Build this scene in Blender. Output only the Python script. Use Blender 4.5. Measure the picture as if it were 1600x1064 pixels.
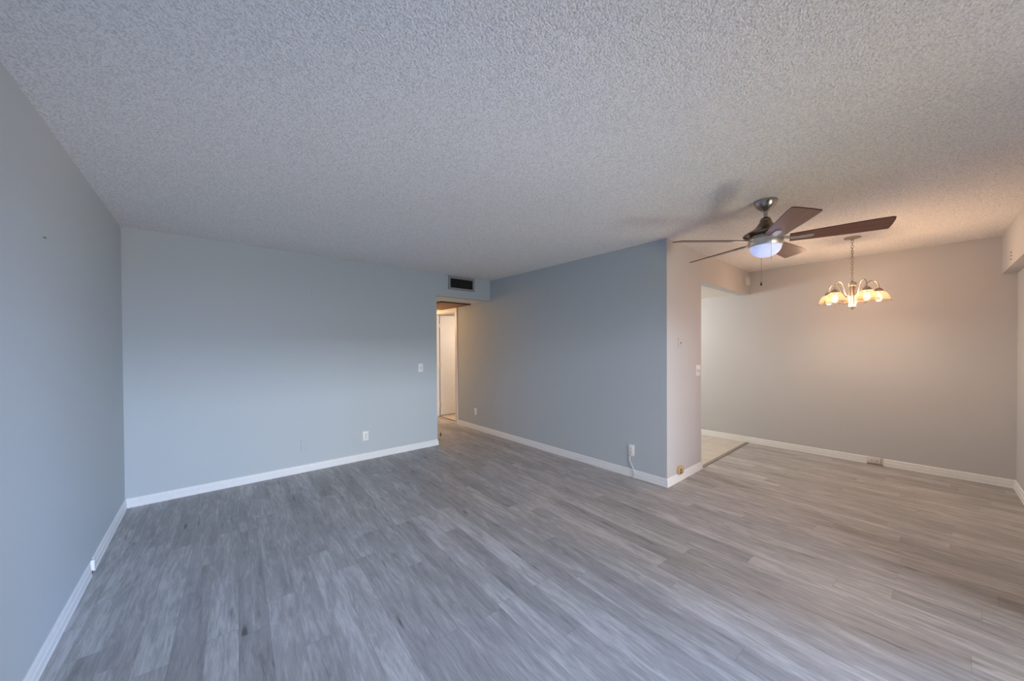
import bpy, bmesh, math, random
from mathutils import Vector, Matrix

# ------------------------------------------------------------------ clear
for o in list(bpy.data.objects):
    bpy.data.objects.remove(o, do_unlink=True)
S = bpy.context.scene
COL = S.collection
PI = math.pi
R = math.radians

# ------------------------------------------------------------------ camera
cam = bpy.data.cameras.new('camera')
cam.sensor_fit = 'HORIZONTAL'
cam.sensor_width = 36.0
cam.lens = 36.0 * 553.71 / 1600.0
cam.shift_y = 16.37 / 1600.0
cam.clip_start = 0.02
cam.clip_end = 200
camo = bpy.data.objects.new('camera', cam)
COL.objects.link(camo)
yaw, pitch, roll = R(40.504), R(-0.555), R(-0.309)
fwd = Vector((math.sin(yaw) * math.cos(pitch), math.cos(yaw) * math.cos(pitch), math.sin(pitch)))
rgt = Vector((math.cos(yaw), -math.sin(yaw), 0))
upv = rgt.cross(fwd)
r2 = math.cos(roll) * rgt + math.sin(roll) * upv
u2 = -math.sin(roll) * rgt + math.cos(roll) * upv
M = Matrix((r2, u2, -fwd)).transposed().to_4x4()
M.translation = Vector((0, 0, 1.3799))
camo.matrix_world = M
S.camera = camo

# ------------------------------------------------------------------ world, exposure, daylight
S.view_settings.view_transform = 'Standard'
S.view_settings.look = 'None'
S.view_settings.gamma = 1.0
S.view_settings.use_curve_mapping = False
S.view_settings.exposure = 0.0
W = bpy.data.worlds.new('sky')
S.world = W
W.use_nodes = True
W.node_tree.nodes['Background'].inputs[0].default_value = (0.62, 0.78, 1.0, 1)
W.node_tree.nodes['Background'].inputs[1].default_value = 0.15


def area(name, loc, direction, sx, sy, power, color, spread=180):
    l = bpy.data.lights.new(name, 'AREA')
    l.shape = 'RECTANGLE'
    l.size, l.size_y = sx, sy
    l.energy = power
    l.color = color
    l.spread = R(spread)
    o = bpy.data.objects.new(name, l)
    COL.objects.link(o)
    o.location = loc
    o.rotation_euler = Vector(direction).to_track_quat('-Z', 'Z').to_euler()
    return o


def point(name, loc, power, color, radius=0.05, parent=None):
    l = bpy.data.lights.new(name, 'POINT')
    l.energy = power
    l.color = color
    l.shadow_soft_size = radius
    o = bpy.data.objects.new(name, l)
    COL.objects.link(o)
    o.location = loc
    if parent:
        o.parent = parent
    return o


# daylight that falls through the sliding glass door behind the camera: low strips of sky
area('sky_near', (0.4, -4.0, 2.55), (0, 1, -0.08), 2.0, 1.2, 400 * 0.51, (0.99, 0.90, 1.0))
area('sky_side', (4.6, -4.0, 2.55), (0, 1, -0.08), 2.4, 1.2, 800 * 1.57, (0.09, 0.43, 1.0))
area('sky_far', (1.0, -10.0, 3.2), (0, 1, -0.12), 6.0, 1.0, 4000 * 0.23, (0.73, 0.85, 1.0))
# added fill lamps outside the door, aimed up to brighten ceiling and left wall
area('ceiling_fill', (1.4, -2.1, 0.12), (0, 0.75, 0.66), 3.0, 0.8, 120 * 0.80, (0.20, 0.45, 1.0))
area('ceiling_fill_warm', (2.3, -2.3, 0.12), (-0.45, 0.85, 0.40), 1.4, 0.8, 100 * 0.76, (1.0, 0.74, 0.10))
area('ceiling_fill_side', (4.4, -3.2, 0.2), (-0.8, 1, 0.4), 3.2, 1.4, 300 * 0.95, (1.0, 0.86, 0.90))
# lamps of the hall, the bathroom and the kitchen (all out of the picture)
point('hall_lamp', (2.62, 6.9, 2.0), 24 * 1.3, (1.0, 0.60, 0.30), 0.08)
point('bathroom_lamp', (4.5, 5.25, 1.65), 16 * 1.75, (1.0, 0.82, 0.68), 0.12)
point('kitchen_lamp', (4.8, 3.2, 1.90), 26 * 2.1, (1.0, 0.98, 0.94), 0.12)

# ------------------------------------------------------------------ dimensions (metres)
H = 2.44
XL, YB, XM, YK, XD = -0.5706, 4.5217, 3.407, 1.6536, 5.8695
XKE, XH = 4.2195, 2.458
YS, YR, ZS = -0.4719, -0.5618, 2.0683
ZH, ZKH = 2.1258, 2.1136
TW = 0.118
YN = -1.5
XN = 3.0


# ------------------------------------------------------------------ materials
def new_mat(name):
    m = bpy.data.materials.new(name)
    m.use_nodes = True
    nt = m.node_tree
    return m, nt, nt.nodes['Principled BSDF']


def simple(name, col, rough=0.5, metal=0.0, bump=0.0, bscale=80.0, spec=0.5, var=0.04):
    m, nt, b = new_mat(name)
    b.inputs['Roughness'].default_value = rough
    b.inputs['Metallic'].default_value = metal
    b.inputs['Specular IOR Level'].default_value = spec
    tc = nt.nodes.new('ShaderNodeTexCoord')
    n = nt.nodes.new('ShaderNodeTexNoise')
    n.inputs['Scale'].default_value = bscale
    n.inputs['Detail'].default_value = 3
    nt.links.new(tc.outputs['Object'], n.inputs['Vector'])
    mr = nt.nodes.new('ShaderNodeMapRange')
    mr.inputs[1].default_value = 0.3
    mr.inputs[2].default_value = 0.7
    mr.inputs[3].default_value = 1 - var
    mr.inputs[4].default_value = 1 + var
    nt.links.new(n.outputs[0], mr.inputs[0])
    mul = nt.nodes.new('ShaderNodeVectorMath')
    mul.operation = 'SCALE'
    mul.inputs[0].default_value = col
    nt.links.new(mr.outputs[0], mul.inputs['Scale'])
    nt.links.new(mul.outputs[0], b.inputs['Base Color'])
    if bump > 0:
        bp = nt.nodes.new('ShaderNodeBump')
        bp.inputs['Strength'].default_value = bump
        bp.inputs['Distance'].default_value = 0.002
        nt.links.new(n.outputs[0], bp.inputs['Height'])
        nt.links.new(bp.outputs[0], b.inputs['Normal'])
    return m


def emissive(name, col, strength):
    m, nt, b = new_mat(name)
    b.inputs['Base Color'].default_value = (0.9, 0.9, 0.9, 1)
    b.inputs['Emission Color'].default_value = (*col, 1)
    b.inputs['Emission Strength'].default_value = strength
    return m


def popcorn():
    m, nt, b = new_mat('popcorn_ceiling')
    b.inputs['Roughness'].default_value = 0.95
    b.inputs['Specular IOR Level'].default_value = 0.1
    tc = nt.nodes.new('ShaderNodeTexCoord')
    n1 = nt.nodes.new('ShaderNodeTexNoise')
    n1.inputs['Scale'].default_value = 92
    n1.inputs['Detail'].default_value = 3.5
    n1.inputs['Roughness'].default_value = 0.6
    n2 = nt.nodes.new('ShaderNodeTexVoronoi')
    n2.inputs['Scale'].default_value = 135
    for n in (n1, n2):
        nt.links.new(tc.outputs['Object'], n.inputs['Vector'])
    ad = nt.nodes.new('ShaderNodeMath')
    ad.operation = 'MULTIPLY_ADD'
    ad.inputs[1].default_value = -0.55
    nt.links.new(n2.outputs['Distance'], ad.inputs[0])
    nt.links.new(n1.outputs[0], ad.inputs[2])
    bp = nt.nodes.new('ShaderNodeBump')
    bp.inputs['Strength'].default_value = 0.65
    bp.inputs['Distance'].default_value = 0.007
    nt.links.new(ad.outputs[0], bp.inputs['Height'])
    nt.links.new(bp.outputs[0], b.inputs['Normal'])
    cr = nt.nodes.new('ShaderNodeValToRGB')
    cr.color_ramp.elements[0].position = 0.02
    cr.color_ramp.elements[0].color = (0.68, 0.67, 0.66, 1)
    cr.color_ramp.elements[1].position = 0.32
    cr.color_ramp.elements[1].color = (0.90, 0.89, 0.88, 1)
    nt.links.new(ad.outputs[0], cr.inputs[0])
    nt.links.new(cr.outputs[0], b.inputs['Base Color'])
    return m


def wood_floor():
    m, nt, b = new_mat('grey_oak_planks')
    N, L = nt.nodes, nt.links
    PW, PL = 0.122, 1.22

    def math_(op, a, bb=None, c=None):
        n = N.new('ShaderNodeMath')
        n.operation = op
        for i, v in enumerate((a, bb, c)):
            if v is None:
                continue
            if isinstance(v, (int, float)):
                n.inputs[i].default_value = v
            else:
                L.new(v, n.inputs[i])
        return n.outputs[0]
    tc = N.new('ShaderNodeTexCoord')
    mp = N.new('ShaderNodeMapping')
    mp.inputs['Rotation'].default_value = (0, 0, R(2.5))
    L.new(tc.outputs['Object'], mp.inputs['Vector'])
    sep = N.new('ShaderNodeSeparateXYZ')
    L.new(mp.outputs[0], sep.inputs[0])
    X, Y = sep.outputs[0], sep.outputs[1]
    u = math_('DIVIDE', X, PW)
    i = math_('FLOOR', u)
    fu = math_('SUBTRACT', u, i)
    wn0 = N.new('ShaderNodeTexWhiteNoise')
    wn0.noise_dimensions = '1D'
    L.new(i, wn0.inputs['W'])
    v = math_('ADD', math_('DIVIDE', Y, PL), math_('MULTIPLY', wn0.outputs['Value'], 7.3))
    j = math_('FLOOR', v)
    fv = math_('SUBTRACT', v, j)
    cb = N.new('ShaderNodeCombineXYZ')
    L.new(i, cb.inputs[0])
    L.new(j, cb.inputs[1])
    wn = N.new('ShaderNodeTexWhiteNoise')
    wn.noise_dimensions = '2D'
    L.new(cb.outputs[0], wn.inputs['Vector'])
    # joints
    eu = math_('MINIMUM', fu, math_('SUBTRACT', 1.0, fu))
    ev = math_('MINIMUM', fv, math_('SUBTRACT', 1.0, fv))
    ju = math_('LESS_THAN', math_('MULTIPLY', eu, PW), 0.0009)
    jv = math_('LESS_THAN', math_('MULTIPLY', ev, PL), 0.0011)
    joint = math_('MAXIMUM', ju, jv)
    # grain coordinates, shifted for every plank
    off = N.new('ShaderNodeVectorMath')
    off.operation = 'MULTIPLY_ADD'
    off.inputs[1].default_value = (13.0, 17.0, 5.0)
    L.new(wn.outputs['Color'], off.inputs[0])
    L.new(mp.outputs[0], off.inputs[2])

    def noise(scale, detail, rough, dist):
        s = N.new('ShaderNodeVectorMath')
        s.operation = 'MULTIPLY'
        s.inputs[1].default_value = scale
        L.new(off.outputs[0], s.inputs[0])
        n = N.new('ShaderNodeTexNoise')
        n.inputs['Scale'].default_value = 1.0
        n.inputs['Detail'].default_value = detail
        n.inputs['Roughness'].default_value = rough
        n.inputs['Distortion'].default_value = dist
        L.new(s.outputs[0], n.inputs['Vector'])
        return n.outputs[0]
    fine = noise((210, 13, 1), 5, 0.7, 0.6)
    mid = noise((34, 3.6, 1), 5, 0.65, 1.2)
    blot = noise((12, 1.9, 1), 4, 0.6, 0.8)
    # knots
    s = N.new('ShaderNodeVectorMath')
    s.operation = 'MULTIPLY'
    s.inputs[1].default_value = (14.0, 3.2, 1)
    L.new(off.outputs[0], s.inputs[0])
    vor = N.new('ShaderNodeTexVoronoi')
    vor.inputs['Scale'].default_value = 1.0
    L.new(s.outputs[0], vor.inputs['Vector'])
    sc = N.new('ShaderNodeSeparateColor')
    L.new(vor.outputs['Color'], sc.inputs[0])
    has = math_('GREATER_THAN', sc.outputs[0], 0.40)
    kd = N.new('ShaderNodeMapRange')
    kd.inputs[1].default_value = 0.02
    kd.inputs[2].default_value = 0.22
    kd.inputs[3].default_value = 1.0
    kd.inputs[4].default_value = 0.0
    L.new(math_('ADD', vor.outputs['Distance'], math_('MULTIPLY', math_('SUBTRACT', mid, 0.5), 0.35)), kd.inputs[0])
    knot = math_('MULTIPLY', has, kd.outputs[0])
    # height of tone
    t = math_('MULTIPLY_ADD', fine, 0.42, -0.20)
    t = math_('MULTIPLY_ADD', mid, 0.75, t)
    t = math_('MULTIPLY_ADD', blot, 0.62, t)
    t = math_('MULTIPLY_ADD', wn.outputs['Value'], 0.19, t)
    t = math_('MULTIPLY_ADD', knot, -0.24, t)
    cr = N.new('ShaderNodeValToRGB')
    e = cr.color_ramp.elements
    e[0].position = 0.34
    e[0].color = (0.115, 0.110, 0.108, 1)
    e[1].position = 1.0
    e[1].color = (0.54, 0.53, 0.52, 1)
    e2 = e.new(0.60)
    e2.color = (0.285, 0.275, 0.268, 1)
    e3 = e.new(0.80)
    e3.color = (0.375, 0.363, 0.355, 1)
    L.new(t, cr.inputs[0])
    mx = N.new('ShaderNodeMix')
    mx.data_type = 'RGBA'
    L.new(math_('MULTIPLY', joint, 0.32), mx.inputs['Factor'])
    L.new(cr.outputs[0], mx.inputs['A'])
    mx.inputs['B'].default_value = (0.09, 0.075, 0.065, 1)
    L.new(mx.outputs['Result'], b.inputs['Base Color'])
    b.inputs['Roughness'].default_value = 0.46
    b.inputs['Specular IOR Level'].default_value = 0.4
    bp = N.new('ShaderNodeBump')
    bp.inputs['Strength'].default_value = 0.25
    bp.inputs['Distance'].default_value = 0.001
    L.new(math_('SUBTRACT', fine, math_('MULTIPLY', joint, 1.0)), bp.inputs['Height'])
    L.new(bp.outputs[0], b.inputs['Normal'])
    return m


def tile_mat(name, size, c1, c2, grout, ox=0.0, oy=0.0):
    m, nt, b = new_mat(name)
    tc = nt.nodes.new('ShaderNodeTexCoord')
    mp = nt.nodes.new('ShaderNodeMapping')
    mp.inputs['Location'].default_value = (ox, oy, 0)
    nt.links.new(tc.outputs['Object'], mp.inputs[0])
    br = nt.nodes.new('ShaderNodeTexBrick')
    br.offset = 0.0
    br.inputs['Scale'].default_value = 1.0
    br.inputs['Brick Width'].default_value = size
    br.inputs['Row Height'].default_value = size
    br.inputs['Mortar Size'].default_value = 0.004
    br.inputs['Color1'].default_value = (*c1, 1)
    br.inputs['Color2'].default_value = (*c2, 1)
    br.inputs['Mortar'].default_value = (*grout, 1)
    nt.links.new(mp.outputs[0], br.inputs['Vector'])
    n = nt.nodes.new('ShaderNodeTexNoise')
    n.inputs['Scale'].default_value = 7
    nt.links.new(tc.outputs['Object'], n.inputs['Vector'])
    mx = nt.nodes.new('ShaderNodeMix')
    mx.data_type = 'RGBA'
    mx.blend_type = 'MULTIPLY'
    mx.inputs['Factor'].default_value = 0.25
    nt.links.new(br.outputs['Color'], mx.inputs['A'])
    nt.links.new(n.outputs[0], mx.inputs['B'])
    nt.links.new(mx.outputs['Result'], b.inputs['Base Color'])
    b.inputs['Roughness'].default_value = 0.35
    return m


def blade_wood():
    m, nt, b = new_mat('mahogany_blade')
    tc = nt.nodes.new('ShaderNodeTexCoord')
    mp = nt.nodes.new('ShaderNodeMapping')
    mp.inputs['Scale'].default_value = (4, 60, 60)
    nt.links.new(tc.outputs['Object'], mp.inputs[0])
    n = nt.nodes.new('ShaderNodeTexNoise')
    n.inputs['Scale'].default_value = 1.0
    n.inputs['Detail'].default_value = 4
    nt.links.new(mp.outputs[0], n.inputs['Vector'])
    cr = nt.nodes.new('ShaderNodeValToRGB')
    cr.color_ramp.elements[0].position = 0.3
    cr.color_ramp.elements[0].color = (0.135, 0.034, 0.017, 1)
    cr.color_ramp.elements[1].position = 0.75
    cr.color_ramp.elements[1].color = (0.25, 0.074, 0.036, 1)
    nt.links.new(n.outputs[0], cr.inputs[0])
    nt.links.new(cr.outputs[0], b.inputs['Base Color'])
    b.inputs['Roughness'].default_value = 0.32
    b.inputs['Coat Weight'].default_value = 0.5
    b.inputs['Coat Roughness'].default_value = 0.35
    return m


def frosted(name, col):
    """thin ribbed glass: passes most light, scatters a little of it"""
    m, nt, b = new_mat(name)
    N, L = nt.nodes, nt.links
    tp = N.new('ShaderNodeBsdfTransparent')
    tp.inputs['Color'].default_value = (0.88, 0.82, 0.75, 1)
    tr = N.new('ShaderNodeBsdfTranslucent')
    tr.inputs['Color'].default_value = (*col, 1)
    b.inputs['Base Color'].default_value = (*col, 1)
    b.inputs['Roughness'].default_value = 0.25
    w = N.new('ShaderNodeTexWave')
    w.inputs['Scale'].default_value = 40
    tc = N.new('ShaderNodeTexCoord')
    L.new(tc.outputs['Object'], w.inputs['Vector'])
    mr = N.new('ShaderNodeMapRange')
    mr.inputs[3].default_value = 0.55
    mr.inputs[4].default_value = 0.75
    L.new(w.outputs['Fac'], mr.inputs[0])
    mix = N.new('ShaderNodeMixShader')
    L.new(mr.outputs[0], mix.inputs[0])
    L.new(b.outputs[0], mix.inputs[1])
    L.new(tr.outputs[0], mix.inputs[2])
    mix2 = N.new('ShaderNodeMixShader')
    mix2.inputs[0].default_value = 0.970
    L.new(mix.outputs[0], mix2.inputs[1])
    L.new(tp.outputs[0], mix2.inputs[2])
    L.new(mix2.outputs[0], N['Material Output'].inputs['Surface'])
    return m


def lit_bulb(name, col, strength):
    m, nt, b = new_mat(name)
    N, L = nt.nodes, nt.links
    tp = N.new('ShaderNodeBsdfTransparent')
    em = N.new('ShaderNodeEmission')
    em.inputs['Color'].default_value = (*col, 1)
    em.inputs['Strength'].default_value = strength
    mix = N.new('ShaderNodeMixShader')
    mix.inputs[0].default_value = 0.3
    L.new(tp.outputs[0], mix.inputs[1])
    L.new(em.outputs[0], mix.inputs[2])
    L.new(mix.outputs[0], N['Material Output'].inputs['Surface'])
    return m


def clear_glass():
    m, nt, b = new_mat('clear_pane')
    N, L = nt.nodes, nt.links
    t = N.new('ShaderNodeBsdfTransparent')
    g = N.new('ShaderNodeBsdfGlossy')
    g.inputs['Roughness'].default_value = 0.02
    f = N.new('ShaderNodeFresnel')
    mix = N.new('ShaderNodeMixShader')
    L.new(f.outputs[0], mix.inputs[0])
    L.new(t.outputs[0], mix.inputs[1])
    L.new(g.outputs[0], mix.inputs[2])
    L.new(mix.outputs[0], N['Material Output'].inputs['Surface'])
    return m


MT = {}
MT['wall'] = simple('pale_grey_blue_paint', (0.515, 0.56, 0.575), 0.62, 0, 0.12, 160, 0.3, 0.01)
MT['dining_wall'] = simple('warm_grey_paint', (0.555, 0.55, 0.55), 0.62, 0, 0.12, 160, 0.3, 0.01)
MT['white_wall'] = simple('cream_paint', (0.78, 0.74, 0.68), 0.6, 0, 0.1, 160, 0.3, 0.01)
MT['flat_ceiling'] = simple('flat_white_ceiling', (0.80, 0.78, 0.72), 0.8, 0, 0.1, 120, 0.2, 0.01)
MT['trim'] = simple('white_trim_paint', (0.82, 0.82, 0.81), 0.38, 0, 0.05, 40, 0.5, 0.02)
MT['door'] = simple('white_door_paint', (0.80, 0.77, 0.72), 0.42, 0, 0.05, 40, 0.5, 0.02)
MT['popcorn'] = popcorn()
MT['floor'] = wood_floor()
MT['tile'] = tile_mat('cream_floor_tile', 0.42, (0.66, 0.60, 0.53), (0.62, 0.56, 0.50), (0.40, 0.35, 0.31), 0.0, 0.02)
MT['bath_tile'] = tile_mat('bath_floor_tile', 0.30, (0.70, 0.60, 0.48), (0.66, 0.56, 0.45), (0.50, 0.42, 0.34))
MT['strip'] = simple('threshold_strip', (0.24, 0.205, 0.18), 0.5, 0, 0.1, 60, 0.4, 0.1)
MT['nickel'] = simple('brushed_nickel', (0.44, 0.42, 0.41), 0.24, 1.0, 0.05, 200, 0.5, 0.06)
MT['bright_nickel'] = simple('bright_brushed_nickel', (0.66, 0.64, 0.62), 0.38, 1.0, 0.05, 200, 0.5, 0.06)
MT['dark_nickel'] = simple('dark_nickel_housing', (0.26, 0.20, 0.165), 0.25, 1.0, 0.03, 200, 0.5, 0.08)
MT['brass_nickel'] = simple('satin_nickel_chandelier', (0.42, 0.37, 0.31), 0.42, 1.0, 0.03, 200, 0.5, 0.06)
MT['blade'] = blade_wood()
MT['edge'] = simple('dark_blade_edge', (0.05, 0.025, 0.018), 0.4)
MT['bowl'] = emissive('lit_frosted_bowl', (0.40, 0.50, 1.0), 0.62)
MT['shade'] = frosted('frosted_glass_shade', (0.92, 0.68, 0.50))
MT['bulb'] = lit_bulb('lit_bulb', (1.0, 0.84, 0.62), 4.2)
MT['plate'] = simple('white_plastic', (0.84, 0.83, 0.80), 0.35, 0, 0, 40, 0.5, 0.01)
MT['chime'] = simple('painted_chime_cover', (0.63, 0.62, 0.60), 0.5, 0, 0, 40, 0.4, 0.01)
MT['ivory'] = simple('ivory_plastic', (0.76, 0.72, 0.66), 0.4, 0, 0, 40, 0.5, 0.02)
MT['tan'] = simple('tan_plastic', (0.52, 0.36, 0.19), 0.45, 0, 0, 40, 0.5, 0.06)
MT['slot'] = simple('dark_slot', (0.03, 0.027, 0.025), 0.6)
MT['slot_grey'] = simple('grey_slot', (0.20, 0.19, 0.18), 0.6)
MT['black'] = simple('vent_interior', (0.012, 0.011, 0.010), 0.8)
MT['vent'] = simple('grey_vent_metal', (0.34, 0.345, 0.345), 0.45, 0.2, 0, 60, 0.5, 0.05)
MT['slat'] = simple('dark_vent_slat', (0.055, 0.053, 0.05), 0.5, 0.2, 0, 60, 0.5, 0.1)
MT['panel'] = simple('brown_panel', (0.34, 0.19, 0.085), 0.6, 0, 0.1, 20, 0.3, 0.12)  # even brown over the whole hall ceiling panel
MT['panel_edge'] = simple('dark_panel_edge', (0.10, 0.055, 0.03), 0.7)
MT['cable'] = simple('white_cable', (0.74, 0.74, 0.72), 0.45)
MT['hinge'] = simple('painted_hinge', (0.68, 0.58, 0.46), 0.4, 0.3)
MT['rubber'] = simple('dark_rubber', (0.055, 0.03, 0.018), 0.6)
MT['glass'] = clear_glass()
MT['frame'] = simple('white_aluminium', (0.75, 0.76, 0.77), 0.4, 0.1)


# ------------------------------------------------------------------ mesh helpers
def obj(name, bm, mats, parent=None, smooth=False, loc=None):
    me = bpy.data.meshes.new(name)
    bmesh.ops.recalc_face_normals(bm, faces=bm.faces)
    bm.to_mesh(me)
    bm.free()
    if not isinstance(mats, (list, tuple)):
        mats = [mats]
    for m in mats:
        me.materials.append(m)
    if smooth:
        for p in me.polygons:
            p.use_smooth = True
        try:
            me.set_sharp_from_angle(angle=R(38))
        except Exception:
            pass
    o = bpy.data.objects.new(name, me)
    COL.objects.link(o)
    if parent:
        o.parent = parent
    if loc:
        o.location = loc
    return o


def struct(name, bm, mats, parent=None, smooth=False):
    o = obj(name, bm, mats, parent, smooth)
    if parent is None:
        o['kind'] = 'structure'
    return o


def tag(o, label, cat, group=None):
    o['label'] = label
    o['category'] = cat
    if group:
        o['group'] = group
    return o


def thing(name, label, cat, loc=(0, 0, 0), rotz=0.0, group=None):
    o = bpy.data.objects.new(name, None)
    o.empty_display_size = 0.05
    COL.objects.link(o)
    o.location = loc
    o.rotation_euler = (0, 0, rotz)
    return tag(o, label, cat, group)


def box(bm, x0, x1, y0, y1, z0, z1, mi=0, bevel=0.0):
    b2 = bmesh.new()
    vs = [b2.verts.new((x, y, z)) for x in (x0, x1) for y in (y0, y1) for z in (z0, z1)]
    for f in ((0, 1, 3, 2), (4, 6, 7, 5), (0, 4, 5, 1), (2, 3, 7, 6), (0, 2, 6, 4), (1, 5, 7, 3)):
        b2.faces.new([vs[i] for i in f])
    if bevel > 0:
        bmesh.ops.bevel(b2, geom=list(b2.edges), offset=bevel, segments=2, affect='EDGES', profile=0.5)
    join(bm, b2, mi)


def join(bm, b2, mi=0, mat=None):
    vm = {}
    for v in b2.verts:
        vm[v] = bm.verts.new(mat @ v.co if mat else v.co)
    for f in b2.faces:
        nf = bm.faces.new([vm[v] for v in f.verts])
        nf.material_index = mi if mi is not None else f.material_index
    b2.free()


def prism(bm, plan, z0, z1, mi=0):
    lo = [bm.verts.new((x, y, z0)) for x, y in plan]
    hi = [bm.verts.new((x, y, z1)) for x, y in plan]
    n = len(plan)
    fs = [bm.faces.new(lo[::-1]), bm.faces.new(hi)]
    for i in range(n):
        fs.append(bm.faces.new([lo[i], lo[(i + 1) % n], hi[(i + 1) % n], hi[i]]))
    for f in fs:
        f.material_index = mi


def lathe(bm, prof, seg=40, cx=0.0, cy=0.0, mi=0, closed=True):
    rings = []
    for r, z in prof:
        if r < 1e-5:
            rings.append([bm.verts.new((cx, cy, z))])
        else:
            rings.append([bm.verts.new((cx + r * math.cos(2 * PI * k / seg), cy + r * math.sin(2 * PI * k / seg), z)) for k in range(seg)])
    for a, b in zip(rings, rings[1:]):
        for k in range(seg):
            k2 = (k + 1) % seg
            if len(a) == 1 and len(b) == 1:
                continue
            if len(a) == 1:
                f = bm.faces.new([a[0], b[k], b[k2]])
            elif len(b) == 1:
                f = bm.faces.new([a[k], b[0], a[k2]])
            else:
                f = bm.faces.new([a[k], b[k], b[k2], a[k2]])
            f.material_index = mi
    for ring in (rings[0], rings[-1]):
        if closed and len(ring) > 2:
            f = bm.faces.new(ring)
            f.material_index = mi


def tube(bm, pts, r, seg=10, mi=0, closed_loop=False):
    pts = [Vector(p) for p in pts]
    n = len(pts)
    rings = []
    prev = None
    for i in range(n):
        if closed_loop:
            t = pts[(i + 1) % n] - pts[i - 1]
        elif i == 0:
            t = pts[1] - pts[0]
        elif i == n - 1:
            t = pts[-1] - pts[-2]
        else:
            t = pts[i + 1] - pts[i - 1]
        t.normalize()
        if prev is None:
            a = Vector((0, 0, 1)) if abs(t.z) < 0.9 else Vector((1, 0, 0))
            x = t.cross(a).normalized()
        else:
            x = (prev - t * prev.dot(t)).normalized()
        y = t.cross(x)
        prev = x
        rr = r[i] if isinstance(r, (list, tuple)) else r
        rings.append([bm.verts.new(pts[i] + rr * (math.cos(2 * PI * k / seg) * x + math.sin(2 * PI * k / seg) * y)) for k in range(seg)])
    m = n if closed_loop else n - 1
    for i in range(m):
        a, b = rings[i], rings[(i + 1) % n]
        for k in range(seg):
            k2 = (k + 1) % seg
            bm.faces.new([a[k], a[k2], b[k2], b[k]]).material_index = mi
    if not closed_loop:
        bm.faces.new(rings[0][::-1]).material_index = mi
        bm.faces.new(rings[-1]).material_index = mi


def bezier(p0, p1, p2, p3, n=12):
    p0, p1, p2, p3 = map(Vector, (p0, p1, p2, p3))
    return [(1 - t) ** 3 * p0 + 3 * (1 - t) ** 2 * t * p1 + 3 * (1 - t) * t * t * p2 + t ** 3 * p3 for t in [i / n for i in range(n + 1)]]


# ------------------------------------------------------------------ room shell
bm = bmesh.new()
prism(bm, [(-0.75, -1.75), (XN + 0.2, -1.75), (XN + 0.2, -0.75), (6.05, -0.75), (6.05, YK + 0.02), (XM + 0.10, YK + 0.02), (XM + 0.10, 7.3), (2.3, 7.3), (2.3, 4.66), (-0.75, 4.66)], -0.06, 0.0)
struct('floor', bm, MT['floor'])
bm = bmesh.new()
box(bm, XM + 0.10, 6.05, YK + 0.02, 4.6, -0.06, -0.001)
struct('floor_kitchen', bm, MT['tile'])
bm = bmesh.new()
box(bm, XM + 0.10, 5.2, 4.72, 7.3, -0.06, -0.001)
struct('floor_bathroom', bm, MT['bath_tile'])

bm = bmesh.new()
prism(bm, [(-0.75, -1.75), (XN + 0.2, -1.75), (XN + 0.2, -0.75), (6.05, -0.75), (6.05, YK + 0.06), (XM + 0.06, YK + 0.06), (XM + 0.06, YB + 0.06), (-0.75, YB + 0.06)], H, H + 0.08)
struct('ceiling', bm, MT['popcorn'])
bm = bmesh.new()
box(bm, XH - 0.1, XM + 0.05, YB + TW - 0.004, 7.3, ZH, ZH + 0.08)
struct('ceiling_hall', bm, MT['flat_ceiling'])
bm = bmesh.new()
box(bm, XM + TW - 0.004, 6.0, YK + 0.113 - 0.004, 4.6, 2.130, 2.21)
struct('ceiling_kitchen', bm, MT['flat_ceiling'])
bm = bmesh.new()
box(bm, XM + TW + 0.002, 5.2, 4.72, 7.3, 2.30, 2.38)
struct('ceiling_bathroom', bm, MT['flat_ceiling'])

bm = bmesh.new()
box(bm, XL - 0.12, XL, YN - 0.12, YB + TW, 0, H)
struct('wall_left', bm, MT['wall'])
bm = bmesh.new()
box(bm, XL, XH, YB, YB + TW, 0, H)
box(bm, XH, XM, YB, YB + TW, ZH, H)
struct('wall_back', bm, MT['wall'])
DY0, DY1, DZ = 5.565, 6.42, 2.06            # bathroom doorway in the long wall
bm = bmesh.new()
prism(bm, [(XM, YK), (XM + TW, YK + 0.113), (XM + TW, DY0), (XM, DY0)], 0, H)
box(bm, XM, XM + TW, DY0, DY1, DZ, H)
box(bm, XM, XM + TW, DY1, 7.3, 0, H)
struct('wall_middle', bm, MT['wall'])
bm = bmesh.new()
prism(bm, [(XM, YK), (XKE, YK), (XKE, YK + 0.113), (XM + TW, YK + 0.113)], 0, H)
box(bm, XKE, XD, YK, YK + 0.113, ZKH, H)
struct('wall_kitchen', bm, MT['dining_wall'])
bm = bmesh.new()
box(bm, XD, XD + 0.12, YR - 0.12, 4.6, 0, H)
struct('wall_right', bm, MT['dining_wall'])
bm = bmesh.new()
box(bm, XN, XD, YR - 0.12, YR, 0, H)
box(bm, XN, XN + 0.12, YN - 0.12, YR - 0.12, 0, H)
struct('wall_near', bm, MT['dining_wall'])
bm = bmesh.new()
box(bm, XN + 0.05, XD, YS, YR, ZS, H)
struct('wall_soffit', bm, MT['dining_wall'])
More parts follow.
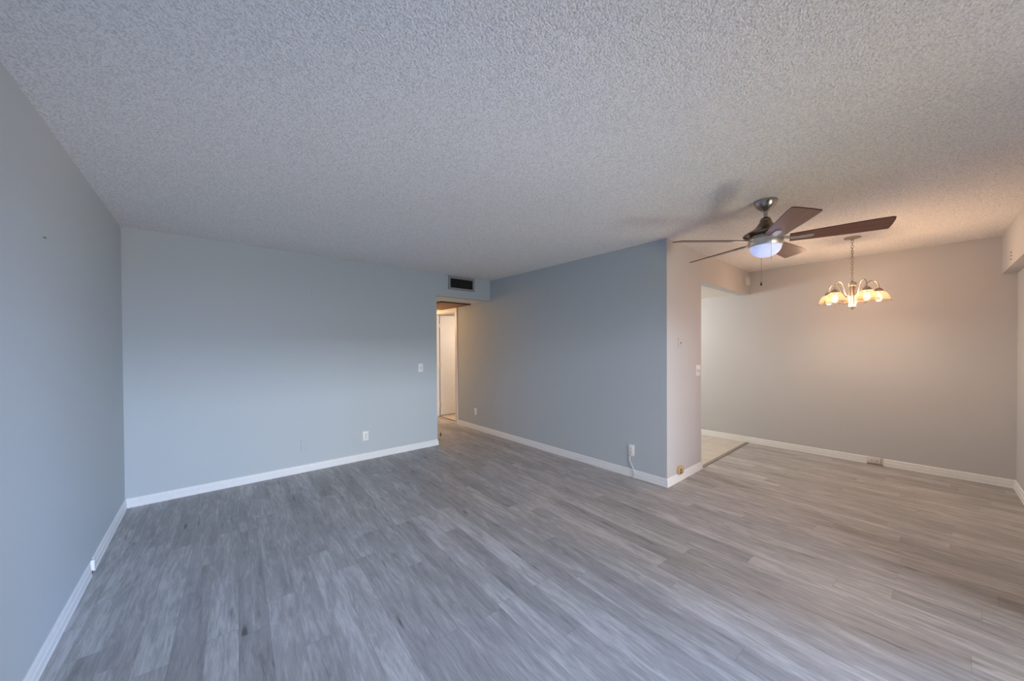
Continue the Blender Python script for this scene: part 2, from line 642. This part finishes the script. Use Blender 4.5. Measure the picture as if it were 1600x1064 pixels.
# wall with the sliding glass door, behind the camera
WX0, WX1, WZ = -0.20, 2.90, 2.08
bm = bmesh.new()
box(bm, XL, WX0, YN - 0.12, YN, 0, H)
box(bm, WX1, XN, YN - 0.12, YN, 0, H)
box(bm, WX0, WX1, YN - 0.12, YN, WZ, H)
struct('wall_front', bm, MT['wall'])
bm = bmesh.new()
for x in (WX0, (WX0 + WX1) / 2 - 0.03, WX1 - 0.06):
    box(bm, x, x + 0.06, YN - 0.09, YN - 0.03, 0, WZ)
box(bm, WX0, WX1, YN - 0.09, YN - 0.03, 0, 0.05)
box(bm, WX0, WX1, YN - 0.09, YN - 0.03, WZ - 0.06, WZ)
win = struct('window_1', bm, MT['frame'])
for x in (WX0 + 0.06, (WX0 + WX1) / 2 + 0.03):
    bm = bmesh.new()
    box(bm, x, x + (WX1 - WX0) / 2 - 0.09, YN - 0.063, YN - 0.057, 0.05, WZ - 0.06)
    obj('pane', bm, MT['glass'], win)
# hall, kitchen and bathroom walls beyond
bm = bmesh.new()
box(bm, XH - 0.1, XH, YB + TW, 7.3, 0, ZH)
box(bm, XH, XM, 7.2, 7.3, 0, ZH)
struct('wall_hall', bm, MT['white_wall'])
bm = bmesh.new()
box(bm, XM + TW, XD, 4.6, 4.72, 0, 2.3)
struct('wall_kitchen_back', bm, MT['dining_wall'])
bm = bmesh.new()
box(bm, 5.1, 5.2, 4.72, 7.3, 0, 2.3)
box(bm, XM + TW, 5.1, 7.2, 7.3, 0, 2.3)
struct('wall_bathroom', bm, MT['white_wall'])

# ------------------------------------------------------------------ baseboards: profile swept along a wall run, mitred
BPROF = [(0.0, 0.0), (0.0150, 0.0), (0.0150, 0.010), (0.0125, 0.013), (0.0122, 0.044), (0.0085, 0.048), (0.0080, 0.053), (0.0098, 0.058), (0.0085, 0.069), (0.0070, 0.072), (0.0072, 0.077), (0.004, 0.081), (0.0, 0.082)]


def baseboard(name, path):
    """path: points on the wall face; the room lies to the right of the direction of travel"""
    bm = bmesh.new()
    P = [Vector((x, y)) for x, y in path]
    n = len(P)
    sec = []
    for i in range(n):
        d0 = (P[i] - P[i - 1]).normalized() if i > 0 else None
        d1 = (P[i + 1] - P[i]).normalized() if i < n - 1 else None
        n0 = Vector((d0.y, -d0.x)) if d0 else None
        n1 = Vector((d1.y, -d1.x)) if d1 else None
        if n0 is None:
            m = n1
        elif n1 is None:
            m = n0
        else:
            m = (n0 + n1) / (1 + n0.dot(n1))
        sec.append([bm.verts.new((P[i].x + m.x * o, P[i].y + m.y * o, z)) for o, z in BPROF])
    k = len(BPROF)
    for a, b in zip(sec, sec[1:]):
        for q in range(k - 1):
            bm.faces.new([a[q], a[q + 1], b[q + 1], b[q]])
        bm.faces.new([a[k - 1], a[0], b[0], b[k - 1]])
    bm.faces.new(sec[0])
    bm.faces.new(sec[-1])
    return bm


GAP0, GAP1 = 3.300, 3.375        # bare spot in the left baseboard
bm = baseboard('b', [(XL, YN), (XL, GAP0)])
struct('baseboard_left', bm, MT['trim'])
bm = baseboard('b', [(XL, GAP1), (XL, YB), (XH, YB), (XH, YB + 0.10)])
struct('baseboard_back', bm, MT['trim'])
bm = baseboard('b', [(XM, 5.487), (XM, YK), (XKE, YK), (XKE, YK + 0.02)])
struct('baseboard_middle', bm, MT['trim'])
OY0, OY1 = 0.318, 0.452          # outlet let into the right baseboard
bm = baseboard('b', [(XD, 4.5), (XD, OY1)])
b2 = baseboard('b', [(XD, OY0), (XD, YR), (XN, YR)])
join(bm, b2)
struct('baseboard_right', bm, MT['trim'])

# threshold between planks and kitchen tile
bm = bmesh.new()
y0 = YK - 0.012
prism(bm, [(XKE + 0.02, y0), (XD - 0.016, y0), (XD - 0.016, y0 + 0.045), (XKE + 0.02, y0 + 0.045)], 0.0, 0.006)
bmesh.ops.bevel(bm, geom=[e for e in bm.edges], offset=0.002, segments=2, affect='EDGES')
struct('trim_1', bm, MT['strip'])
# threshold in the bathroom doorway
bm = bmesh.new()
box(bm, XM + 0.085, XM + 0.13, DY0 + 0.02, DY1 - 0.02, 0.0, 0.006, 0, 0.002)
struct('trim_2', bm, MT['strip'])
# door casing and jambs
bm = bmesh.new()
cw = 0.066
for x0, x1 in ((XM - 0.015, XM), (XM + TW, XM + TW + 0.015)):
    box(bm, x0, x1, DY0 - cw, DY0 + 0.004, 0, DZ - 0.02 + cw, 0, 0.003)
    box(bm, x0, x1, DY1 - 0.004, DY1 + cw, 0, DZ - 0.02 + cw, 0, 0.003)
    box(bm, x0, x1, DY0 - 0.004, DY1 + 0.004, DZ - 0.02, DZ - 0.02 + cw, 0, 0.003)
box(bm, XM - 0.002, XM + TW + 0.01, DY0, DY0 + 0.018, 0, DZ - 0.018)
box(bm, XM - 0.002, XM + TW + 0.01, DY1 - 0.018, DY1, 0, DZ - 0.018)
box(bm, XM - 0.002, XM + TW + 0.01, DY0, DY1, DZ - 0.018, DZ)
box(bm, XM + 0.05, XM + 0.062, DY1 - 0.03, DY1 - 0.018, 0, DZ - 0.018)
struct('trim_3', bm, MT['door'])
# open bathroom door, seen from the hall, with hinges
HX = XM + TW + 0.038
bm = bmesh.new()
box(bm, HX, HX + 0.81, DY1 - 0.006, DY1 + 0.029, 0.012, DZ - 0.024, 0, 0.002)
door = struct('door_1', bm, MT['door'])
for z in (0.22, 1.03, 1.83):
    bm = bmesh.new()
    tube(bm, [(HX - 0.010, DY1 - 0.010, z - 0.045), (HX - 0.010, DY1 - 0.010, z + 0.045)], 0.009, 12)
    box(bm, HX - 0.028, HX - 0.008, DY1 - 0.012, DY1 - 0.008, z - 0.044, z + 0.044)
    box(bm, HX - 0.008, HX + 0.022, DY1 - 0.010, DY1 - 0.0055, z - 0.044, z + 0.044)
    obj('hinge', bm, MT['hinge'], door)

# ------------------------------------------------------------------ ceiling fan
FX, FY = 3.103, 0.770
fan = thing('ceiling_fan', 'ceiling fan with five mahogany blades, nickel housing and lit bluish bowl', 'ceiling fan', (FX, FY, H))


def Z(z):
    return z - H


bm = bmesh.new()
lathe(bm, [(0.0, Z(2.44)), (0.074, Z(2.44)), (0.075, Z(2.434)), (0.071, Z(2.422)), (0.062, Z(2.402)), (0.048, Z(2.385)), (0.031, Z(2.374)), (0.024, Z(2.366)), (0.0, Z(2.366))])
obj('canopy', bm, MT['nickel'], fan, True)
bm = bmesh.new()
lathe(bm, [(0.0, Z(2.37)), (0.0125, Z(2.37)), (0.0125, Z(2.30)), (0, Z(2.30))], 20)
obj('downrod', bm, MT['nickel'], fan, True)
bm = bmesh.new()
lathe(bm, [(0.0, Z(2.322)), (0.016, Z(2.322)), (0.029, Z(2.314)), (0.036, Z(2.298)), (0.0365, Z(2.288)), (0.040, Z(2.284)), (0.047, Z(2.272)), (0.062, Z(2.250)), (0.084, Z(2.232)), (0.112, Z(2.216)), (0.136, Z(2.204)), (0.141, Z(2.197)), (0.138, Z(2.190)), (0.112, Z(2.183)), (0.0, Z(2.183))], 56)
obj('motor_housing', bm, MT['dark_nickel'], fan, True)
bm = bmesh.new()
lathe(bm, [(0.0, Z(2.185)), (0.088, Z(2.185)), (0.088, Z(2.168)), (0.104, Z(2.166)), (0.1075, Z(2.160)), (0.1065, Z(2.140)), (0.102, Z(2.112)), (0.098, Z(2.108)), (0.094, Z(2.112)), (0.0, Z(2.114))], 56)
obj('light_ring', bm, MT['bright_nickel'], fan, True)
bm = bmesh.new()
bp = [(0.0975, Z(2.118))]
for k in range(0, 13):
    a = k / 12 * PI / 2
    bp.append((0.0975 * math.cos(a) ** 0.9 if k < 12 else 0.0, Z(2.110) - 0.078 * math.sin(a)))
lathe(bm, bp, 48, closed=False)
bowl = obj('light_bowl', bm, MT['bowl'], fan, True)


def blade_mesh():
    b = bmesh.new()
    top = [(0.140, 0.054), (0.30, 0.065), (0.45, 0.073), (0.57, 0.077), (0.630, 0.078), (0.641, 0.073)]
    bot = [(0.649, 0.020), (0.652, -0.040), (0.650, -0.064), (0.640, -0.074), (0.57, -0.076), (0.45, -0.072), (0.30, -0.065), (0.140, -0.054)]
    pl = top + bot
    lo = [b.verts.new((x, y, -0.003)) for x, y in pl]
    hi = [b.verts.new((x, y, 0.003)) for x, y in pl]
    b.faces.new(lo[::-1]).material_index = 0
    b.faces.new(hi).material_index = 0
    n = len(pl)
    for i in range(n):
        b.faces.new([lo[i], lo[(i + 1) % n], hi[(i + 1) % n], hi[i]]).material_index = 1
    return b


def iron_mesh():
    b = bmesh.new()
    # arm from the motor, widening into a rounded tongue under the blade
    sec = [(0.080, 0.024, 0.012), (0.115, 0.020, 0.004), (0.150, 0.018, -0.005), (0.190, 0.019, -0.008), (0.235, 0.020, -0.008), (0.262, 0.016, -0.0075), (0.272, 0.008, -0.007)]
    rows = []
    for x, w, z in sec:
        rows.append([b.verts.new((x, -w, z)), b.verts.new((x, w, z)), b.verts.new((x, w, z + 0.005)), b.verts.new((x, -w, z + 0.005))])
    for p, q in zip(rows, rows[1:]):
        for k in range(4):
            b.faces.new([p[k], p[(k + 1) % 4], q[(k + 1) % 4], q[k]])
    b.faces.new(rows[0])
    b.faces.new(rows[-1])
    for x in (0.185, 0.24):
        for y in (-0.009, 0.009):
            lathe(b, [(0, -0.0105), (0.003, -0.0105), (0.004, -0.0075), (0, -0.0075)], 10, x, y)
    return b


blade0 = obj('blade', blade_mesh(), [MT['blade'], MT['edge']], fan)
iron0 = obj('blade_iron', iron_mesh(), MT['bright_nickel'], blade0, True)
for k, ang in enumerate((-149, -77, -5, 67, 139)):
    if k == 0:
        bl = blade0
    else:
        bl = blade0.copy()
        COL.objects.link(bl)
        bl.parent = fan
        ir = iron0.copy()
        COL.objects.link(ir)
        ir.parent = bl
    bl.location = (0, 0, Z(2.149))
    bl.rotation_euler = (Matrix.Rotation(R(ang), 3, 'Z') @ Matrix.Rotation(R(-12.6), 3, 'X')).to_euler()


def pull_chain(x, y, z0, z1, pend):
    b = bmesh.new()
    n = int((z0 - z1) / 0.006)
    tube(b, [(x, y, z0), (x, y, z1)], 0.0009, 6)
    for k in range(n):
        z = z0 - (k + 0.5) * (z0 - z1) / n
        lathe(b, [(0, z + 0.0022), (0.0019, z), (0, z - 0.0022)], 6, x, y)
    c = obj('pull_chain', b, MT['nickel'], fan, True)
    if pend:
        b = bmesh.new()
        lathe(b, [(0, z1 + 0.004), (0.003, z1 + 0.003), (0.0045, z1 - 0.006), (0.007, z1 - 0.014), (0.0075, z1 - 0.019), (0.005, z1 - 0.025), (0, z1 - 0.027)], 14, x, y)
        q = obj('chain_pendant', b, MT['edge'], c, True)
    return c


# (offsets from the fan axis, in metres)
pull_chain(0.092, 0.050, Z(2.125), Z(1.865), True)
pull_chain(-0.088, -0.056, Z(2.150), Z(1.985), False)

# ------------------------------------------------------------------ chandelier
CX, CY = 4.803, 0.478
ch = thing('chandelier', 'five-arm satin nickel chandelier with lit frosted glass shades on a chain', 'chandelier', (CX, CY, H))
bm = bmesh.new()
lathe(bm, [(0, Z(2.44)), (0.063, Z(2.44)), (0.064, Z(2.436)), (0.058, Z(2.430)), (0.030, Z(2.424)), (0.012, Z(2.420)), (0.008, Z(2.410)), (0, Z(2.410))], 40)
obj('ceiling_plate', bm, MT['brass_nickel'], ch, True)
bm = bmesh.new()
zt, zb, nl = 2.414, 2.020, 15
st = (zt - zb) / nl
for k in range(nl):
    zc = zt - (k + 0.5) * st
    pts = []
    for q in range(14):
        a = 2 * PI * q / 14
        w, h = 0.0085 * math.cos(a), (st * 0.5 + 0.0045) * math.sin(a)
        pts.append((w if k % 2 else 0, 0 if k % 2 else w, Z(zc) + h))
    tube(bm, pts, 0.0022, 6, closed_loop=True)
obj('chain', bm, MT['brass_nickel'], ch, True)
bm = bmesh.new()
lathe(bm, [(0, Z(2.022)), (0.006, Z(2.020)), (0.008, Z(2.006)), (0.022, Z(2.003)), (0.0305, Z(1.998)), (0.031, Z(1.968)), (0.028, Z(1.962)), (0.0, Z(1.962))], 36)
lathe(bm, [(0.0, Z(1.965)), (0.013, Z(1.965)), (0.013, Z(1.775)), (0.0, Z(1.775))], 24)
for k in range(5):                                      # slender rods around the core
    a = R(36 + 72 * k)
    tube(bm, [(0.020 * math.cos(a), 0.020 * math.sin(a), Z(1.966)), (0.020 * math.cos(a), 0.020 * math.sin(a), Z(1.772))], 0.0050, 10)
lathe(bm, [(0, Z(1.782)), (0.026, Z(1.782)), (0.0275, Z(1.777)), (0.0275, Z(1.757)), (0.024, Z(1.750)), (0.010, Z(1.747)), (0.008, Z(1.738)), (0.005, Z(1.731)), (0, Z(1.729))], 36)
obj('hub', bm, MT['brass_nickel'], ch, True)

AR = 0.188


def arm_mesh():
    b = bmesh.new()
    pts = bezier((0.024, 0, Z(1.880)), (0.055, 0, Z(1.850)), (0.078, 0, Z(1.880)), (0.088, 0, Z(1.930)), 10)
    pts += bezier((0.088, 0, Z(1.930)), (0.098, 0, Z(2.025)), (AR, 0, Z(2.040)), (AR, 0, Z(1.925)), 16)[1:]
    tube(b, pts, 0.0048, 10)
    return b


def cup_mesh():
    b = bmesh.new()
    lathe(b, [(0, Z(1.932)), (0.008, Z(1.931)), (0.020, Z(1.925)), (0.030, Z(1.912)), (0.0335, Z(1.898)), (0.0335, Z(1.893)), (0.020, Z(1.893)), (0.016, Z(1.872)), (0, Z(1.872))], 28, AR, 0)
    return b


def shade_mesh():
    b = bmesh.new()
    prof = [(0.026, Z(1.899)), (0.034, Z(1.898)), (0.050, Z(1.889)), (0.062, Z(1.874)), (0.071, Z(1.855)), (0.077, Z(1.835)), (0.081, Z(1.818)), (0.088, Z(1.810))]
    inner = [(r - 0.003, z - 0.001) for r, z in prof[::-1]]
    lathe(b, prof + inner, 36, AR, 0, closed=False)
    return b


def rim_mesh():
    b = bmesh.new()
    pts = [(AR + 0.0875 * math.cos(2 * PI * q / 40), 0.0875 * math.sin(2 * PI * q / 40), Z(1.810)) for q in range(40)]
    tube(b, pts, 0.0022, 6, closed_loop=True)
    return b


def bulb_mesh():
    b = bmesh.new()
    lathe(b, [(0, Z(1.875)), (0.013, Z(1.873)), (0.014, Z(1.862)), (0.022, Z(1.848)), (0.0285, Z(1.832)), (0.030, Z(1.818)), (0.027, Z(1.804)), (0.018, Z(1.793)), (0.008, Z(1.789)), (0, Z(1.788))], 24, AR, 0)
    for v in b.verts:
        v.co.z += 0.012
        v.co.x = AR + (v.co.x - AR) * 0.85
        v.co.y *= 0.85
    return b


arm0 = obj('arm', arm_mesh(), MT['brass_nickel'], ch, True)
subs = [obj('socket_cup', cup_mesh(), MT['brass_nickel'], arm0, True), obj('lamp_shade', shade_mesh(), MT['shade'], arm0, True),
        obj('shade_rim', rim_mesh(), MT['nickel'], arm0, True), obj('light_bulb', bulb_mesh(), MT['bulb'], arm0, True)]
for k in range(5):
    a = R(72 * k + 1)
    if k == 0:
        am = arm0
    else:
        am = arm0.copy()
        COL.objects.link(am)
        am.parent = ch
        for s_ in subs:
            c = s_.copy()
            COL.objects.link(c)
            c.parent = am
    am.rotation_euler = (0, 0, a)
    point('chandelier_lamp', (CX + AR * math.cos(a), CY + AR * math.sin(a), 1.835), 8.4 * 1.18, (1.0, 0.70, 0.49), 0.022)

# ------------------------------------------------------------------ wall plates
def rot_for(face):
    return {'-Y': 0.0, '-X': -PI / 2, '+X': PI / 2}[face]


def plate_part(parent, w, h, mat, t=0.006):
    b = bmesh.new()
    box(b, -w / 2, w / 2, -t, 0.0005, -h / 2, h / 2, 0, 0.0022)
    return obj('cover_plate', b, mat, parent, True)


def screw(b, x, z, y=-0.0062):
    m = Matrix.Translation((x, y, z)) @ Matrix.Rotation(PI / 2, 4, 'X')
    q = bmesh.new()
    lathe(q, [(0, 0.0012), (0.0022, 0.0010), (0.003, 0), (0, 0)], 10)
    join(b, q, 0, m)


def duplex(name, label, loc, face, mat, w=0.070, h=0.115, slot='slot'):
    t = thing(name, label, 'outlet', loc, rot_for(face))
    plate_part(t, w, h, mat)
    for s in (1, -1):
        b = bmesh.new()
        zc = s * 0.0195
        box(b, -0.0165, 0.0165, -0.0085, -0.004, zc - 0.014, zc + 0.014, 0, 0.004)
        box(b, -0.0075, -0.0045, -0.0088, -0.008, zc - 0.003, zc + 0.008, 1)
        box(b, 0.0045, 0.0075, -0.0088, -0.008, zc - 0.003, zc + 0.007, 1)
        box(b, -0.0025, 0.0025, -0.0088, -0.008, zc - 0.010, zc - 0.005, 1)
        obj('receptacle', b, [mat, MT[slot]], t)
    b = bmesh.new()
    screw(b, 0, 0)
    obj('screw', b, MT['nickel'], t, True)
    return t


def toggles(name, label, loc, face, mat, gangs=1, w=0.070, h=0.115, slot='slot_grey'):
    t = thing(name, label, 'light switch', loc, rot_for(face))
    plate_part(t, w, h, mat)
    for g in range(gangs):
        x = (g - (gangs - 1) / 2) * 0.046
        b = bmesh.new()
        box(b, x - 0.0055, x + 0.0055, -0.0066, -0.005, -0.012, 0.012, 1)
        q = bmesh.new()
        box(q, -0.004, 0.004, -0.016, 0.0, -0.0045, 0.0045, 0, 0.0015)
        join(b, q, 0, Matrix.Translation((x, -0.006, 0.002)) @ Matrix.Rotation(R(-22), 4, 'X'))
        obj('toggle', b, [mat, MT[slot]], t)
        for z in (0.030, -0.030):
            b = bmesh.new()
            screw(b, x, z)
            obj('screw', b, mat, t, True)
    return t


toggles('light_switch', 'small white light switch on the blue back wall beside the hall opening', (2.207, YB, 1.110), '-Y', MT['plate'])
duplex('wall_outlet', 'white wall outlet low on the blue back wall, right of a blank plate', (1.465, YB, 0.294), '-Y', MT['plate'], slot='slot_grey')
t = thing('blank_plate', 'blank cover plate painted the same blue as the back wall', 'cover plate', (0.796, YB, 0.296), 0.0)
plate_part(t, 0.072, 0.118, MT['wall'], 0.005)
for z in (0.030, -0.030):
    b = bmesh.new()
    screw(b, 0, z, -0.0052)
    obj('screw', b, MT['wall'], t, True)
duplex('wall_outlet', 'white wall outlet on the grey wall near the bathroom door', (XM, 4.948, 0.303), '-X', MT['plate'])
duplex('wall_outlet', 'white wall outlet with a white cable hanging out below it', (XM, 2.041, 0.281), '-X', MT['plate'], slot='slot_grey')
toggles('light_switch', 'painted beige light switch above the white double switch by the kitchen', (3.690, YK, 1.414), '-Y', MT['dining_wall'], 1, 0.090, 0.112)
toggles('light_switch', 'white double light switch at the edge of the kitchen opening', (4.127, YK, 1.116), '-Y', MT['plate'], 2, 0.116, 0.118, 'slot')

# outlet let into the right baseboard
t = thing('baseboard_outlet', 'ivory outlet set sideways into the white baseboard of the dining wall', 'outlet', (XD, (OY0 + OY1) / 2, 0.048), -PI / 2)
b = bmesh.new()
box(b, -0.066, 0.044, -0.014, 0.0, -0.036, 0.036, 0, 0.003)
obj('cover_plate', b, MT['ivory'], t, True)
for s in (-1, 1):
    b = bmesh.new()
    xc = -0.011 + s * 0.0195
    box(b, xc - 0.014, xc + 0.014, -0.0165, -0.012, -0.0165, 0.0165, 0, 0.003)
    box(b, xc - 0.003, xc + 0.007, -0.0170, -0.016, 0.004, 0.008, 1)
    box(b, xc - 0.003, xc + 0.007, -0.0170, -0.016, -0.008, -0.004, 1)
    obj('receptacle', b, [MT['ivory'], MT['slot_grey']], t)
b = bmesh.new()
box(b, 0.046, 0.065, -0.008, 0.0, -0.040, 0.034, 0, 0.002)
obj('filler_block', b, MT['ivory'], t)

# tan surface jack above the baseboard by the kitchen corner
t = thing('phone_jack', 'small tan surface phone jack sitting on the baseboard at the wall corner', 'phone jack', (3.668, YK, 0.112), 0.0)
b = bmesh.new()
q = bmesh.new()
rr = []
for k in range(24):
    an = 2 * PI * k / 24
    ca, sa = math.cos(an), math.sin(an)
    rr.append((0.054 * math.copysign(abs(ca) ** 0.55, ca), 0.043 * math.copysign(abs(sa) ** 0.55, sa)))
rows = [[q.verts.new((x * f, -d, z * f)) for x, z in rr] for f, d in ((1.0, 0.0), (1.0, 0.018), (0.95, 0.025), (0.84, 0.029))]
for r0, r1 in zip(rows, rows[1:]):
    for k in range(24):
        q.faces.new([r0[k], r0[(k + 1) % 24], r1[(k + 1) % 24], r1[k]])
q.faces.new(rows[0])
q.faces.new(rows[-1])
join(b, q, 0)
obj('jack_body', b, MT['tan'], t, True)
b = bmesh.new()
box(b, -0.034, -0.008, -0.0300, -0.020, 0.004, 0.020)
box(b, -0.034, -0.008, -0.0300, -0.020, -0.022, -0.006)
obj('socket_opening', b, MT['slot'], t)
b = bmesh.new()
screw(b, 0.018, 0.002, -0.0288)
obj('screw', b, MT['rubber'], t, True)

# chime box high on the header over the kitchen opening
t = thing('door_chime', 'pale painted door chime box high on the header in the corner', 'door chime', (5.725, YK, 2.288), 0.0)
b = bmesh.new()
box(b, -0.085, 0.085, -0.032, 0.0, -0.056, 0.056, 0, 0.006)
obj('chime_cover', b, MT['chime'], t, True)
b = bmesh.new()
for k in range(4):
    box(b, -0.090, -0.084, -0.026, -0.006, -0.036 + k * 0.022, -0.028 + k * 0.022, 0, 0.001)
obj('side_vents', b, MT['dining_wall'], t)

# ------------------------------------------------------------------ cable on the floor below the outlet
bm = bmesh.new()
x0 = XM
pts = bezier((x0 - 0.007, 2.052, 0.224), (x0 - 0.022, 2.050, 0.185), (x0 - 0.012, 2.052, 0.165), (x0 - 0.014, 2.036, 0.142), 8)
pts += bezier((x0 - 0.014, 2.036, 0.142), (x0 - 0.018, 2.015, 0.108), (x0 - 0.022, 1.990, 0.080), (x0 - 0.022, 1.988, 0.045), 8)[1:]
pts += bezier((x0 - 0.022, 1.988, 0.045), (x0 - 0.022, 1.986, 0.006), (x0 - 0.024, 2.010, 0.004), (x0 - 0.024, 2.090, 0.004), 8)[1:]
pts += bezier((x0 - 0.024, 2.090, 0.004), (x0 - 0.026, 2.25, 0.004), (x0 - 0.021, 2.40, 0.004), (x0 - 0.020, 2.62, 0.0045), 10)[1:]
tube(bm, pts, 0.0036, 8)
tag(obj('cable', bm, MT['cable'], None, True), 'thin white cable dropping from the outlet and running along the baseboard', 'cable')

# ------------------------------------------------------------------ air vent above the hall opening
vx0, vx1, vz0, vz1 = 2.649, 3.099, 2.233, 2.428
v = thing('air_vent', 'grey air vent with dark upright slats over the hall opening', 'air vent', ((vx0 + vx1) / 2, YB, (vz0 + vz1) / 2))
w, h = (vx1 - vx0) / 2, (vz1 - vz0) / 2
bm = bmesh.new()
fw = 0.030
for a in ((-w, w, h - fw, h), (-w, w, -h, -h + fw), (-w, -w + fw, -h + fw, h - fw), (w - fw, w, -h + fw, h - fw)):
    box(bm, a[0], a[1], -0.016, 0.0, a[2], a[3])
for a in ((-w, w, h - 0.006, h), (-w, w, -h, -h + 0.006), (-w, -w + 0.006, -h, h), (w - 0.006, w, -h, h)):
    box(bm, a[0] - 0.0, a[1], -0.019, -0.016, a[2], a[3])
obj('vent_frame', bm, MT['vent'], v)
bm = bmesh.new()
box(bm, -w + fw, w - fw, -0.003, 0.0005, -h + fw, h - fw)
obj('vent_back', bm, MT['black'], v)
ns = 13
for k in range(ns):
    x = -w + fw + (k + 0.5) * (2 * w - 2 * fw) / ns
    bm = bmesh.new()
    q = bmesh.new()
    box(q, -0.0008, 0.0008, -0.0055, 0.0055, -h + fw, h - fw)
    join(bm, q, 0, Matrix.Translation((x, -0.009, 0)) @ Matrix.Rotation(R(-35 if k % 3 else 20), 4, 'Z'))
    obj('slat', bm, MT['slat'], v)

# ------------------------------------------------------------------ hall: access panel in the ceiling, door stop
px0, px1, py0, py1 = 2.815, 3.385, 5.035, 6.03
pn = thing('access_panel', 'brown access panel set in the low hall ceiling', 'access panel', ((px0 + px1) / 2, (py0 + py1) / 2, ZH))
w, h = (px1 - px0) / 2, (py1 - py0) / 2
bm = bmesh.new()
box(bm, -w + 0.02, w - 0.02, -h + 0.02, h - 0.02, -0.012, 0.0)
obj('panel', bm, MT['panel'], pn)
bm = bmesh.new()
for a in ((-w, w, -h, -h + 0.025), (-w, w, h - 0.025, h), (-w, -w + 0.025, -h, h), (w - 0.025, w, -h, h)):
    box(bm, a[0], a[1], a[2], a[3], -0.018, 0.0)
obj('panel_frame', bm, MT['panel_edge'], pn)

ds = thing('door_stop', 'tiny dark door stop standing on the planks in the hall', 'door stop', (2.747, 4.951, 0.0))
bm = bmesh.new()
lathe(bm, [(0, 0), (0.014, 0), (0.014, 0.004), (0.008, 0.008), (0.007, 0.034), (0, 0.034)], 18)
obj('base', bm, MT['rubber'], ds, True)
bm = bmesh.new()
lathe(bm, [(0, 0.033), (0.010, 0.033), (0.011, 0.036), (0.011, 0.044), (0.008, 0.047), (0, 0.048)], 18)
obj('bumper', bm, MT['rubber'], ds, True)

# ------------------------------------------------------------------ broken spot of the left baseboard
t = thing('cable_clip', 'white plastic clip in the broken gap of the left baseboard', 'cable clip', (XL, (GAP0 + GAP1) / 2, 0.0), PI / 2)
g = (GAP1 - GAP0) / 2
b = bmesh.new()
box(b, -g + 0.001, g - 0.001, -0.004, 0.0, 0.012, 0.078, 0, 0.001)
obj('back_plate', b, MT['trim'], t)
b = bmesh.new()
box(b, -0.016, -0.004, -0.020, -0.003, 0.022, 0.088, 0, 0.002)
box(b, 0.012, 0.020, -0.012, -0.003, 0.050, 0.074, 0, 0.002)
obj('prong', b, MT['plate'], t)
b = bmesh.new()
box(b, -g + 0.001, g - 0.001, -0.007, 0.0, 0.0, 0.012)
obj('dark_gap', b, MT['slot'], t)

# ------------------------------------------------------------------ nails and screws left in the walls
def nail(label, loc, face, mat, r=0.005, name='nail'):
    b = bmesh.new()
    q = bmesh.new()
    lathe(q, [(0, 0.010), (r, 0.009), (r, 0.006), (r * 0.4, 0.005), (r * 0.4, -0.002), (0, -0.002)], 12, closed=False)
    join(b, q, 0, Matrix.Rotation(PI / 2, 4, 'X'))
    o = obj(name, b, mat, None, True)
    o.location = loc
    o.rotation_euler = (0, 0, rot_for(face))
    return tag(o, label, name)


nail('small grey nail high on the bare left wall', (XL, 2.616, 1.893), '+X', MT['slot_grey'], 0.005)
nail('small pale nail high on the blue back wall', (0.888, YB, 2.044), '-Y', MT['vent'], 0.006)
for zz, w_ in ((2.174, 'topmost'), (2.144, 'middle'), (2.114, 'lowest')):
    nail(w_ + ' of three dark screws in a column on the soffit at the right', (5.240, YS, zz), '-Y', MT['slot_grey'], 0.006, 'screw').rotation_euler = (0, 0, PI)
